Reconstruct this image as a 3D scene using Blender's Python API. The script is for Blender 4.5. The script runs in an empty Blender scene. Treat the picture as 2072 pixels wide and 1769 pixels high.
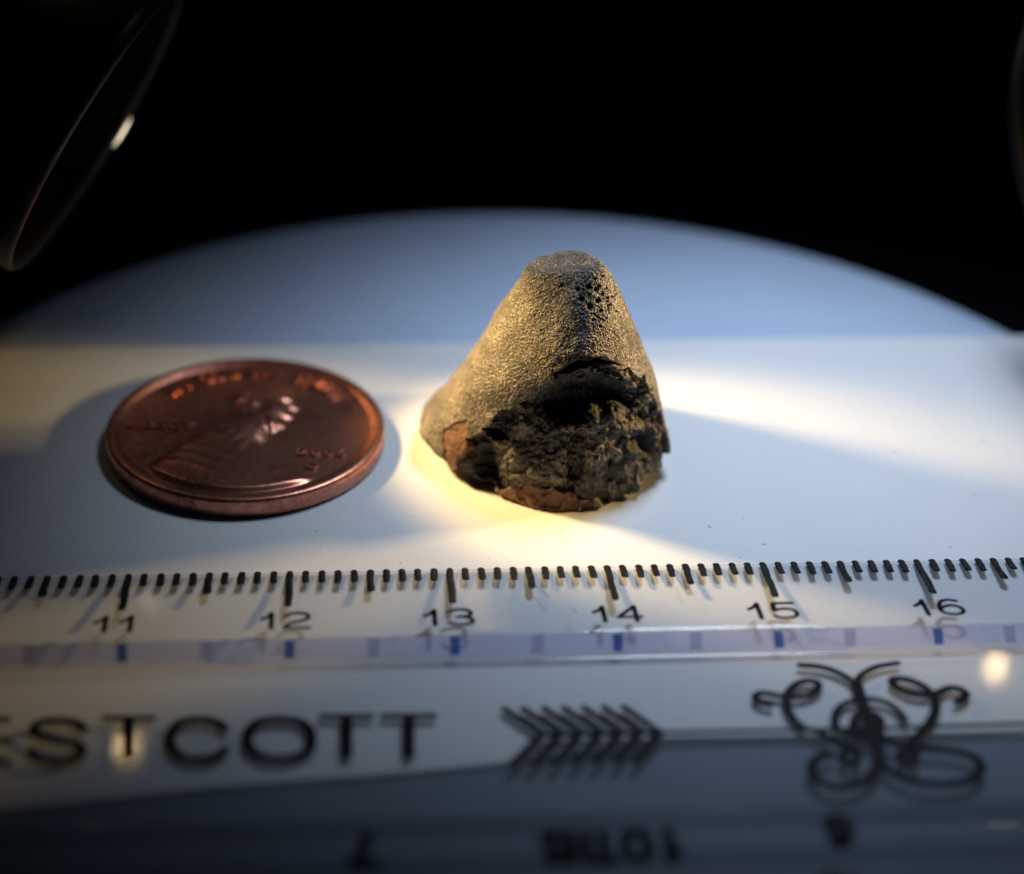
import bpy, math, random
import numpy as np
from mathutils import Vector, Matrix

MM = 0.001                                   # all builders work in millimetres
sc = bpy.context.scene
C = sc.collection
random.seed(7)

# ------------------------------------------------------------------ camera
F_PX, PITCH, ROLL, CAM_H = 4260.5, 0.547563, 0.034596, 76.661     # fitted to the ruler ticks and the coin
CX, CY, WPX = 1036.0, 884.5, 2072.0
cam_d = bpy.data.cameras.new('camera'); cam = bpy.data.objects.new('camera', cam_d); C.objects.link(cam)
sc.camera = cam
cam.location = (0, 0, CAM_H * MM)
view_rot = Matrix.Rotation(math.pi / 2 - PITCH, 4, 'X') @ Matrix.Rotation(ROLL, 4, 'Z')
cam.rotation_euler = view_rot.to_euler()
cam_d.sensor_fit = 'HORIZONTAL'; cam_d.sensor_width = 23.6
cam_d.lens = F_PX / WPX * 23.6
cam_d.clip_start = 0.002; cam_d.clip_end = 5
cam_d.dof.use_dof = True
cam_d.dof.focus_distance = 0.1350
cam_d.dof.aperture_fstop = cam_d.lens / 5.2      # 5.2 mm wide opening
cam_d.dof.aperture_blades = 7
cam_d.dof.aperture_rotation = 0.2

# ------------------------------------------------------------------ world and light
w = bpy.data.worlds.new('World'); sc.world = w; w.use_nodes = True
w.node_tree.nodes['Background'].inputs['Color'].default_value = (0.20, 0.30, 0.5, 1)
w.node_tree.nodes['Background'].inputs['Strength'].default_value = 0.010
sc.view_settings.view_transform = 'Standard'; sc.view_settings.look = 'None'
sc.view_settings.exposure = 0; sc.view_settings.gamma = 1
sc.cycles.use_denoising = True
sc.cycles.max_bounces = 8; sc.cycles.transparent_max_bounces = 16
sc.cycles.sample_clamp_indirect = 4
sc.cycles.caustics_reflective = False; sc.cycles.caustics_refractive = False

def spot(name, loc, target, watts, color, cone, blend, radius, flat=1.0):
    l = bpy.data.lights.new(name, 'SPOT'); l.energy = watts; l.color = color
    l.spot_size = math.radians(cone); l.spot_blend = blend; l.shadow_soft_size = radius * MM
    o = bpy.data.objects.new(name, l); C.objects.link(o)
    o.location = Vector(loc) * MM
    o.rotation_euler = (Vector(target) - Vector(loc)).to_track_quat('-Z', 'Y').to_euler()
    o.scale = (1, flat, 1)                    # an oval reflector throws an oval beam
    return o
WARM = (1.0, 0.67, 0.27)
LAMP_L, AIM_L = (-27.5, 133, 22.5), (9, 121.5, 0)
LAMP_R, AIM_R = (42.5, 132.5, 22.5), (-22, 116, 2)
spot('left_lamp_beam', LAMP_L, AIM_L, 0.20, WARM, 42, 0.55, 2.8, 0.86)
spot('right_lamp_beam', LAMP_R, AIM_R, 0.215, WARM, 40, 0.50, 2.8, 0.86)
spot('blue_lamp_beam', (24, 150, 87), (18, 127, 0), 0.325, (0.64, 0.79, 1.0), 59, 1.0, 15)

# ------------------------------------------------------------------ view ray helpers (mm)
def ray(x, y):
    c, s = math.cos(ROLL), math.sin(ROLL); a, b = x - CX, y - CY
    u = c * a + s * b; v = -s * a + c * b; up = -v / F_PX
    return np.array([u / F_PX, math.cos(PITCH) + up * math.sin(PITCH), -math.sin(PITCH) + up * math.cos(PITCH)])
def at_z(x, y, z):
    d = ray(x, y); t = (z - CAM_H) / d[2]; return np.array([0, 0, CAM_H]) + t * d
def at_y(x, y, Y):
    d = ray(x, y); return np.array([0, 0, CAM_H]) + d * (Y / d[1])
def to_px(P):
    X = P[..., 0]; Y = P[..., 1]; Z = P[..., 2] - CAM_H
    fw = Y * math.cos(PITCH) - Z * math.sin(PITCH); up = Y * math.sin(PITCH) + Z * math.cos(PITCH)
    u = F_PX * X / fw; v = -F_PX * up / fw; c, s = math.cos(ROLL), math.sin(ROLL)
    return CX + c * u - s * v, CY + s * u + c * v

# ------------------------------------------------------------------ mesh helpers
def thing(name, label, cat, group=None, loc=(0, 0, 0)):
    o = bpy.data.objects.new(name, None); C.objects.link(o)
    o.location = Vector(loc) * MM; o.empty_display_size = 0.005
    o['label'] = label; o['category'] = cat
    if group: o['group'] = group
    return o
def obj(name, verts, faces, mat, parent=None, smooth=True):
    me = bpy.data.meshes.new(name)
    v = np.asarray(verts, float) * MM
    if parent is not None: v = v - np.array(parent.location)[None, :]
    me.from_pydata(v.tolist(), [], faces if isinstance(faces, list) else faces.tolist())
    me.materials.append(mat)
    if smooth: me.polygons.foreach_set('use_smooth', [True] * len(me.polygons))
    me.update()
    o = bpy.data.objects.new(name, me); C.objects.link(o)
    if parent is not None: o.parent = parent
    return o
def tag(o, **k):
    for a, b in k.items(): o[a] = b
    return o
def lathe(profile, n=96):
    """profile [(r, h)...] about the axis +Z of the local frame"""
    vs, fs = [], []
    for r, h in profile:
        for k in range(n):
            a = 2 * math.pi * k / n; vs.append((r * math.cos(a), r * math.sin(a), h))
    for i in range(len(profile) - 1):
        for k in range(n):
            j = (k + 1) % n; fs.append([i * n + k, i * n + j, (i + 1) * n + j, (i + 1) * n + k])
    return np.array(vs), fs
def orient(v, loc, direction):
    q = Vector(direction).to_track_quat('Z', 'Y').to_matrix()
    return np.asarray(v) @ np.array(q).T + np.array(loc)

# ------------------------------------------------------------------ noise
def _h(ix, iy, iz, s):
    n = (ix * 374761393 + iy * 668265263 + iz * 2147483647 + s * 1274126177) & 0xffffffff
    n = ((n ^ (n >> 13)) * 1274126177) & 0xffffffff
    n = ((n ^ (n >> 16)) * 2246822519) & 0xffffffff
    return ((n ^ (n >> 15)) & 0xffffff) / float(0xffffff)
def noise(P, scale, seed=0):
    Q = P / scale; I = np.floor(Q).astype(np.int64); f = Q - I; f = f * f * (3 - 2 * f)
    r = 0
    for dx in (0, 1):
        for dy in (0, 1):
            for dz in (0, 1):
                wgt = (f[..., 0] if dx else 1 - f[..., 0]) * (f[..., 1] if dy else 1 - f[..., 1]) * (f[..., 2] if dz else 1 - f[..., 2])
                r = r + wgt * _h(I[..., 0] + dx, I[..., 1] + dy, I[..., 2] + dz, seed)
    return r * 2 - 1
def fbm(P, scale, octs=4, seed=0, gain=0.5):
    a, r, t = 1.0, 0, 0
    for k in range(octs):
        r = r + a * noise(P + 17.3 * k, scale / 2 ** k, seed + k); t += a; a *= gain
    return r / t
def worley(P, scale, seed=0):
    """distance to the nearest and second nearest scattered point, and a value for the nearest cell"""
    Q = P / scale; I = np.floor(Q).astype(np.int64)
    d1 = np.full(Q.shape[:-1], 9.0); d2 = d1.copy(); val = np.zeros_like(d1)
    for dx in (-1, 0, 1):
        for dy in (-1, 0, 1):
            for dz in (-1, 0, 1):
                a, b, c = I[..., 0] + dx, I[..., 1] + dy, I[..., 2] + dz
                d = np.sqrt((a + _h(a, b, c, seed) - Q[..., 0]) ** 2 + (b + _h(a, b, c, seed + 1) - Q[..., 1]) ** 2 + (c + _h(a, b, c, seed + 2) - Q[..., 2]) ** 2)
                near = d < d1; d2 = np.where(near, d1, np.minimum(d2, d)); val = np.where(near, _h(a, b, c, seed + 3), val); d1 = np.where(near, d, d1)
    return d1, d2, val
def sdist(px, py, poly):
    """signed distance to polygon, positive inside"""
    poly = np.asarray(poly, float); d = np.full(px.shape, 1e9); ins = np.zeros(px.shape, bool)
    for k in range(len(poly)):
        x1, y1 = poly[k]; x2, y2 = poly[(k + 1) % len(poly)]
        ex, ey = x2 - x1, y2 - y1; L = ex * ex + ey * ey + 1e-9
        t = np.clip(((px - x1) * ex + (py - y1) * ey) / L, 0, 1)
        d = np.minimum(d, np.hypot(px - x1 - t * ex, py - y1 - t * ey))
        c = ((y1 > py) != (y2 > py)) & (px < (x2 - x1) * (py - y1) / (y2 - y1 + 1e-12) + x1)
        ins ^= c
    return np.where(ins, d, -d)
def sstep(a, b, x):
    t = np.clip((x - a) / (b - a), 0, 1); return t * t * (3 - 2 * t)

# ------------------------------------------------------------------ materials
class NT:
    def __init__(s, name):
        s.m = bpy.data.materials.new(name); s.m.use_nodes = True; s.t = s.m.node_tree; s.t.nodes.clear()
        s.out = s.n('ShaderNodeOutputMaterial')
    def n(s, kind, **k):
        x = s.t.nodes.new(kind)
        for a, b in k.items():
            if a.startswith('_'): setattr(x, a[1:], b)
            else: x.inputs[a.replace('_', ' ')].default_value = b
        return x
    def l(s, a, b): s.t.links.new(a, b)
    def coord(s, kind='Object'): return s.n('ShaderNodeTexCoord').outputs[kind]
    def noise(s, scale_mm, detail=4, rough=0.55, vec=None):
        x = s.n('ShaderNodeTexNoise'); x.inputs['Scale'].default_value = 1000.0 / scale_mm
        x.inputs['Detail'].default_value = detail; x.inputs['Roughness'].default_value = rough
        s.l(vec or s.coord(), x.inputs['Vector']); return x.outputs['Fac']
    def vor(s, scale_mm, feature='F1', vec=None):
        x = s.n('ShaderNodeTexVoronoi', _feature=feature); x.inputs['Scale'].default_value = 1000.0 / scale_mm
        s.l(vec or s.coord(), x.inputs['Vector']); return x
    def ramp(s, fac, stops):
        r = s.n('ShaderNodeValToRGB'); e = r.color_ramp.elements
        while len(e) < len(stops): e.new(0.5)
        for k, (p, c) in enumerate(stops):
            e[k].position = p; e[k].color = (*c, 1) if len(c) == 3 else c
        s.l(fac, r.inputs['Fac']); return r.outputs['Color']
    def bump(s, h, dist_mm, strength=1.0, normal=None):
        b = s.n('ShaderNodeBump'); b.inputs['Strength'].default_value = strength
        b.inputs['Distance'].default_value = dist_mm * MM; s.l(h, b.inputs['Height'])
        if normal: s.l(normal, b.inputs['Normal'])
        return b.outputs['Normal']
    def math(s, op, a, b=None, c=None):
        x = s.n('ShaderNodeMath', _operation=op)
        for k, v in enumerate((a, b, c)):
            if v is None: continue
            if isinstance(v, (int, float)): x.inputs[k].default_value = v
            else: s.l(v, x.inputs[k])
        return x.outputs[0]
    def mix(s, f, a, b):
        x = s.n('ShaderNodeMix', _data_type='RGBA')
        if isinstance(f, (int, float)): x.inputs[0].default_value = f
        else: s.l(f, x.inputs[0])
        for k, v in ((6, a), (7, b)):
            if isinstance(v, tuple): x.inputs[k].default_value = (*v, 1)
            else: s.l(v, x.inputs[k])
        return x.outputs[2]
    def principled(s, color, rough=0.5, metal=0.0, spec=0.5, normal=None, **k):
        p = s.n('ShaderNodeBsdfPrincipled')
        for nm, v in (('Base Color', color), ('Roughness', rough), ('Metallic', metal), ('Specular IOR Level', spec)):
            if isinstance(v, tuple): p.inputs[nm].default_value = (*v, 1)
            elif isinstance(v, (int, float)): p.inputs[nm].default_value = v
            else: s.l(v, p.inputs[nm])
        if normal: s.l(normal, p.inputs['Normal'])
        s.l(p.outputs[0], s.out.inputs['Surface']); return p

def mat_card():
    t = NT('card_paper')
    fib = t.noise(0.25, 5, 0.65); big = t.noise(14, 2)
    col = t.ramp(big, [(0.3, (0.80, 0.80, 0.80)), (0.7, (0.84, 0.84, 0.83))])
    t.principled(col, 0.5, 0, 0.35, t.bump(t.math('ADD', fib, t.math('MULTIPLY', t.noise(0.09, 3), 0.5)), 0.04, 0.7)); return t.m
def mat_disc():
    t = NT('stage_plate_plastic')
    col = t.ramp(t.noise(9, 3), [(0.3, (0.52, 0.62, 0.79)), (0.7, (0.55, 0.65, 0.82))])
    t.principled(col, 0.42, 0, 0.4, t.bump(t.noise(0.6, 3), 0.02, 0.4)); return t.m
def mat_plain(name, color, rough, metal=0, spec=0.5, bump=None):
    t = NT(name); n = t.noise(0.8, 4)
    r = t.math('MULTIPLY_ADD', n, 0.15, rough - 0.07)
    t.principled(color, r, metal, spec, t.bump(n, bump or 0.01, 0.5)); return t.m
def mat_emit(name, color, strength):
    t = NT(name); e = t.n('ShaderNodeEmission'); e.inputs['Color'].default_value = (*color, 1)
    e.inputs['Strength'].default_value = strength; t.l(e.outputs[0], t.out.inputs['Surface']); return t.m
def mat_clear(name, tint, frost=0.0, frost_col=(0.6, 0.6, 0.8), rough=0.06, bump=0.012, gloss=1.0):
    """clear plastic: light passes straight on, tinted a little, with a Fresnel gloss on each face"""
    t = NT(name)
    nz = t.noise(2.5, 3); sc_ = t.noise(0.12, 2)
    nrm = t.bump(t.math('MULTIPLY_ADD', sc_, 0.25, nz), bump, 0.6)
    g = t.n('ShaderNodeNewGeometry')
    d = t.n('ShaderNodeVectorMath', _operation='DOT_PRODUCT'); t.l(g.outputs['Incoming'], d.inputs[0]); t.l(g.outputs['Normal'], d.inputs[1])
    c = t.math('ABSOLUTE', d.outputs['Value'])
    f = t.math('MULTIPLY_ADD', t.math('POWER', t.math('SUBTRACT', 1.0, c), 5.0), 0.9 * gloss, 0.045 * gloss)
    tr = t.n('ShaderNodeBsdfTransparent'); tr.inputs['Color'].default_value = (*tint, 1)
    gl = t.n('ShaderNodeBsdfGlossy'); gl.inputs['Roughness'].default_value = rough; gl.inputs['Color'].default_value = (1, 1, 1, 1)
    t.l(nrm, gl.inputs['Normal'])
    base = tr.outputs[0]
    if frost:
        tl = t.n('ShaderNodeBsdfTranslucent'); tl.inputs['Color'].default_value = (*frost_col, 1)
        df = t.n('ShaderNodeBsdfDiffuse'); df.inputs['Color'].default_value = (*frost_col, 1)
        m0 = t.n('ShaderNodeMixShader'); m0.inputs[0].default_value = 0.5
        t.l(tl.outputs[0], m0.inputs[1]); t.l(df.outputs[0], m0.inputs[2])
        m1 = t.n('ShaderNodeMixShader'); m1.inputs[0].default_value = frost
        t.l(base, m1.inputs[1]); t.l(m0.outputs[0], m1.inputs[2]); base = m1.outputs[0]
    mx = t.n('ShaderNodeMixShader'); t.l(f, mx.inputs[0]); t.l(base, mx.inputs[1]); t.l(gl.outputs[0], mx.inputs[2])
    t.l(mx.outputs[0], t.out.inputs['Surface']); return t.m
def mat_ink():
    t = NT('black_ink'); a = t.vor(0.11); b = t.noise(0.3, 4)
    col = t.ramp(b, [(0.4, (0.003, 0.003, 0.0035)), (0.8, (0.010, 0.009, 0.008))])
    h = t.math('ADD', a.outputs['Distance'], t.math('MULTIPLY', b, 1.2))
    t.principled(col, 0.26, 0, 0.16, t.bump(h, 0.05, 0.8)); return t.m
def mat_copper():
    t = NT('tarnished_copper'); big = t.noise(4.5, 5, 0.6); fine = t.noise(0.5, 5, 0.7)
    k = t.math('MULTIPLY_ADD', fine, 0.55, t.math('MULTIPLY', big, 0.58))
    col = t.ramp(k, [(0.38, (0.14, 0.058, 0.050)), (0.52, (0.55, 0.205, 0.14)), (0.68, (0.82, 0.35, 0.22))])
    r = t.math('MULTIPLY_ADD', k, -0.20, 0.46)
    t.principled(col, r, 0.92, 0.5, t.bump(t.noise(0.18, 4, 0.7), 0.012, 0.6)); return t.m
def mat_crust():
    t = NT('fusion_crust')
    v = t.vor(0.12); v2 = t.vor(0.24, 'SMOOTH_F1'); n = t.noise(0.08, 5, 0.7); big = t.noise(2.2, 4, 0.6)
    k = t.math('MULTIPLY_ADD', v.outputs['Distance'], 0.35, t.math('MULTIPLY_ADD', n, 0.45, t.math('MULTIPLY', big, 0.35)))
    col = t.ramp(k, [(0.37, (0.012, 0.011, 0.010)), (0.48, (0.044, 0.038, 0.032)), (0.59, (0.098, 0.082, 0.066)), (0.73, (0.38, 0.33, 0.27))])
    h = t.math('ADD', t.math('MULTIPLY', v.outputs['Distance'], -0.6), t.math('ADD', t.math('MULTIPLY', v2.outputs['Distance'], 0.8), n))
    rr = t.ramp(t.noise(0.07, 2), [(0.35, (0.28,) * 3), (0.6, (0.6,) * 3)])
    t.principled(col, rr, 0.25, 0.7, t.bump(h, 0.07, 1.0)); return t.m
def mat_fracture():
    t = NT('broken_matrix')
    n = t.noise(0.17, 6, 0.75); big = t.noise(2.0, 5, 0.65); v = t.vor(0.13)
    k = t.math('MULTIPLY_ADD', n, 0.5, t.math('MULTIPLY', big, 0.5))
    col = t.ramp(k, [(0.40, (0.006, 0.006, 0.006)), (0.48, (0.022, 0.019, 0.015)), (0.53, (0.14, 0.115, 0.072)), (0.65, (0.44, 0.37, 0.25))])
    a = t.n('ShaderNodeAttribute', _attribute_name='carbon_shade')
    col = t.mix(a.outputs['Fac'], col, (0.008, 0.008, 0.009))  # hollows blackened: shade put into the colour on top of dark matter
    h = t.math('ADD', n, t.math('MULTIPLY', v.outputs['Distance'], 0.6))
    t.principled(col, 0.55, 0, 0.55, t.bump(h, 0.06, 1.0)); return t.m
def mat_rust():
    t = NT('rusty_stain')
    n = t.noise(0.8, 6, 0.7); f = t.noise(0.12, 4, 0.7)
    k = t.math('MULTIPLY_ADD', f, 0.3, t.math('MULTIPLY', n, 0.7))
    col = t.ramp(k, [(0.33, (0.03, 0.018, 0.013)), (0.45, (0.15, 0.07, 0.04)), (0.60, (0.22, 0.115, 0.065)), (0.75, (0.34, 0.20, 0.12))])
    t.principled(col, 0.6, 0, 0.45, t.bump(t.math('ADD', n, t.math('MULTIPLY', f, 0.4)), 0.08, 1.0)); return t.m
def mat_table():
    t = NT('black_base'); t.principled((0.004, 0.004, 0.005), 0.7, 0, 0.2); return t.m

M_card, M_disc, M_ink, M_copper = mat_card(), mat_disc(), mat_ink(), mat_copper()
M_print = mat_plain('flat_black_print', (0.0035, 0.0035, 0.004), 0.5, 0, 0.08)
M_crust, M_frac, M_rust = mat_crust(), mat_fracture(), mat_rust()
M_clear = mat_clear('clear_plastic', (0.955, 0.965, 0.975), 0.15, (0.90, 0.92, 0.95))
M_near = mat_clear('near_ridge_face', (0.50, 0.54, 0.62), 0.10, (0.5, 0.55, 0.62), 0.12)  # same clear plastic, tinted darker to paint a shaded line along this ridge
M_scratch = mat_plain('scratch_grey', (0.16, 0.18, 0.26), 0.5)
M_under = mat_clear('underside_against_paper', (0.96, 0.965, 0.97), 0.10, (0.90, 0.92, 0.95), gloss=0.05)
M_fillet = mat_clear('fillet_highlight', (0.95, 0.96, 0.97), 0.5, (0.8, 0.8, 0.82), 0.10)  # white frost painted in for the highlight line along the fillet
M_face = mat_clear('refraction_tint_face', (0.90, 0.90, 0.98), 0.60, (0.66, 0.66, 0.92), 0.12)  # lilac tint put into the face for light refracted through the ridge
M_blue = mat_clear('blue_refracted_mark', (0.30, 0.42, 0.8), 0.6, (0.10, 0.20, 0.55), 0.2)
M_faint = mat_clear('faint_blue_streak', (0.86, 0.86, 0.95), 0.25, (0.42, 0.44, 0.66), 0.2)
M_black = mat_plain('black_enamel', (0.003, 0.003, 0.004), 0.5, 0, 0.06)
M_steel = mat_plain('dark_steel', (0.035, 0.034, 0.033), 0.35, 1.0)
M_rim = mat_plain('black_rim', (0.008, 0.008, 0.009), 0.35, 0, 0.25)
M_glint_bulb = mat_emit('glint_bulb_glow', (1.0, 0.70, 0.34), 26.0)
M_glint = mat_emit('glint_sliver_glow', (1.0, 0.85, 0.6), 2.5)
M_lens = mat_emit('lit_lens', (1.0, 0.72, 0.38), 0.6)

# ------------------------------------------------------------------ setting: black base, round plate, card
o = obj('tabletop', [(-500, -300, -9), (500, -300, -9), (500, 900, -9), (-500, 900, -9)], [[0, 1, 2, 3]], mat_table(), smooth=False)
tag(o, kind='structure')
DZ = -0.36
v, f = lathe([(0.001, DZ), (20, DZ), (40, DZ), (44.2, DZ), (45.4, DZ - 0.08), (46.6, DZ - 0.34), (47.3, DZ - 0.75), (47.7, DZ - 1.4), (47.7, DZ - 5.6), (47.0, DZ - 6.2), (30, DZ - 6.2)], 256)
disc = obj('stage_plate', v + np.array([1, 116.9, 0]), f, M_disc)
tag(disc, label='round pale blue stage plate lying under the white card and everything else', category='plate')

PSI, RX0, RY0 = 0.092725, -3.672, 109.075
cp, sp = math.cos(PSI), math.sin(PSI)
def ruler_pt(u, s, z):                        # u along the ruler (0 at 13 cm), s from its far edge towards the camera
    return np.array([RX0 + u * cp + s * sp, RY0 + u * sp - s * cp, z])
def build_card():
    far_a, far_b = np.array([-46.5, 135.0]), np.array([46, 144.0])
    near = [(-44, 82.2), (-30, 84.8), (-16.5, 87.8), (-4.4, 89.9), (1, 91.0), (5, 92.3), (9.1, 93.5), (20, 94.3), (30, 94.9), (50, 96.2)]
    top = [tuple(far_a), tuple(far_b)]
    out = [(x, y) for x, y in near][::-1]
    far = [tuple(far_a + (far_b - far_a) * k / 30) for k in range(31)]
    ring = far + out; n = len(ring)
    vs = [(x, y, 0) for x, y in ring] + [(x, y, -0.32) for x, y in ring]
    fs = [list(range(n))[::-1], list(range(n, 2 * n))] + [[k, (k + 1) % n, n + (k + 1) % n, n + k] for k in range(n)]
    o = obj('paper_card', vs, fs, M_card, smooth=False)
    tag(o, label='plain white paper card under the coin, the stone and the clear ruler', category='card')
build_card()

def build_dark_sheet():  # added sheet, its dark colour standing in for shade on the plate
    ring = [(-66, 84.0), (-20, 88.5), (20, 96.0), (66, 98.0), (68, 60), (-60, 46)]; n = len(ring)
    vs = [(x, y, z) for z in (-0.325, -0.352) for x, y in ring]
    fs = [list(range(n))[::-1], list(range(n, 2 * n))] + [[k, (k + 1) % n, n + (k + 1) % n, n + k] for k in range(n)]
    t = NT('added_dark_sheet_paper')
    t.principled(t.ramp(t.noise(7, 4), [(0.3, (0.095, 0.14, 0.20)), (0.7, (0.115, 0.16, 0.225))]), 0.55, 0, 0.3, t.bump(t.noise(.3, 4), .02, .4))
    o = obj('added_dark_sheet', vs, fs, t.m, smooth=False)
    tag(o, label='added dark blue sheet standing in for shade under the near side of the ruler, below the white card', category='sheet')
build_dark_sheet()
def build_dust():
    vs, fs = [], []; rs = random.Random(4)
    for k in range(150):
        x, y = rs.uniform(-38, 38), rs.uniform(109, 133)
        if math.hypot(x + 18.3, y - 123.8) < 10 or math.hypot(x - 3, y - 123) < 10: continue
        r, a = rs.uniform(0.02, 0.055), rs.uniform(0, 3.1); L = r * rs.choice([1, 1, 1.5, 4]); b = len(vs)
        for dx, dy, dz in ((-L, -r * .5, 0), (L, -r * .4, 0), (L * .7, r * .5, 0), (-L * .6, r * .6, 0), (0, 0, r * .7)):
            vs.append((x + dx * math.cos(a) - dy * math.sin(a), y + dx * math.sin(a) + dy * math.cos(a), 0.003 + dz))
        fs += [[b, b + 1, b + 4], [b + 1, b + 2, b + 4], [b + 2, b + 3, b + 4], [b + 3, b, b + 4]]
    o = obj('dust', vs, fs, mat_plain('dust_specks', (0.16, 0.14, 0.12), 0.8), smooth=False)
    tag(o, label='tiny dark dust specks scattered on the white card', category='dust', kind='stuff')
build_dust()

# ------------------------------------------------------------------ strokes (inked lines with rounded ends)
def smooth_line(pts, sub=6):
    P = [np.array(p, float) for p in pts]
    if len(P) < 3: return P
    P = [2 * P[0] - P[1]] + P + [2 * P[-1] - P[-2]]; out = []
    for k in range(1, len(P) - 2):
        for j in range(sub):
            t = j / sub; a, b, c, d = P[k - 1:k + 3]
            out.append(0.5 * ((2 * b) + (-a + c) * t + (2 * a - 5 * b + 4 * c - d) * t * t + (-a + 3 * b - 3 * c + d) * t ** 3))
    out.append(P[-2]); return out
def stroke(vs, fs, pts, width, lift, h=0.05, jag=0.0, cap=True, taper=None):
    """pts in (u, s); lift(u, s) -> z of the carrying surface"""
    P = [np.array(p, float) for p in pts]; n = len(P); base = len(vs)
    prof = [(-1, 0.0), (-0.82, 0.8), (0, 1.0), (0.82, 0.8), (1, 0.0)]
    rows = []
    T = []
    for k in range(n):
        d = P[min(k + 1, n - 1)] - P[max(k - 1, 0)]; d = d / (np.linalg.norm(d) + 1e-9); T.append(d)
    wk = [width / 2 * (taper[k] if taper else 1) for k in range(n)]
    if cap:
        for ang in (80, 50, 20): a = math.radians(ang); rows.append((P[0] - T[0] * wk[0] * math.sin(a), T[0], wk[0] * math.cos(a)))
    for k in range(n): rows.append((P[k], T[k], wk[k]))
    if cap:
        for ang in (20, 50, 80): a = math.radians(ang); rows.append((P[-1] + T[-1] * wk[-1] * math.sin(a), T[-1], wk[-1] * math.cos(a)))
    for (c, d, r) in rows:
        nrm = np.array([-d[1], d[0]]); j = 1 + random.uniform(-jag, jag)
        for a, b in prof:
            q = c + nrm * a * r * j; z = lift(q[0], q[1]) + 0.010 + h * b * (0.4 + 0.6 * min(1, r / (width / 2)))
            vs.append(ruler_pt(q[0], q[1], z))
    m = len(prof)
    for i in range(len(rows) - 1):
        for k in range(m - 1):
            a = base + i * m + k; fs.append([a, a + 1, a + m + 1, a + m])
RIDGE_S, RIDGE_Z, EDGE_Z, FLAT_Z, WID = 8.46, 1.44, 0.25, 0.40, 34.8
def z_far(u, s): return EDGE_Z + (RIDGE_Z - EDGE_Z) * s / RIDGE_S
def z_flat(u, s): return FLAT_Z
NEAR_S, NEAR_Z, NEAR_EDGE = 9.45, 2.30, 0.5            # inch side shaped thicker to turn the blue lamp's reflection away
def z_near(u, s): return NEAR_EDGE + (NEAR_Z - NEAR_EDGE) * (WID - s) / NEAR_S
def us_flat(x, y):
    P = at_z(x, y, FLAT_Z) - np.array([RX0, RY0, 0]); return np.array([P[0] * cp + P[1] * sp, P[0] * sp - P[1] * cp])
def us_far(x, y):
    z = 1.0
    for _ in range(40):
        P = at_z(x, y, z) - np.array([RX0, RY0, 0]); u, s = P[0] * cp + P[1] * sp, P[0] * sp - P[1] * cp; z = z_far(u, s)
    return np.array([u, s])
def us_near(x, y):
    z = 1.0
    for _ in range(60):
        P = at_z(x, y, z) - np.array([RX0, RY0, 0]); u, s = P[0] * cp + P[1] * sp, P[0] * sp - P[1] * cp; z = 0.5 * z + 0.5 * z_near(u, s)
    return np.array([u, s])

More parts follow.
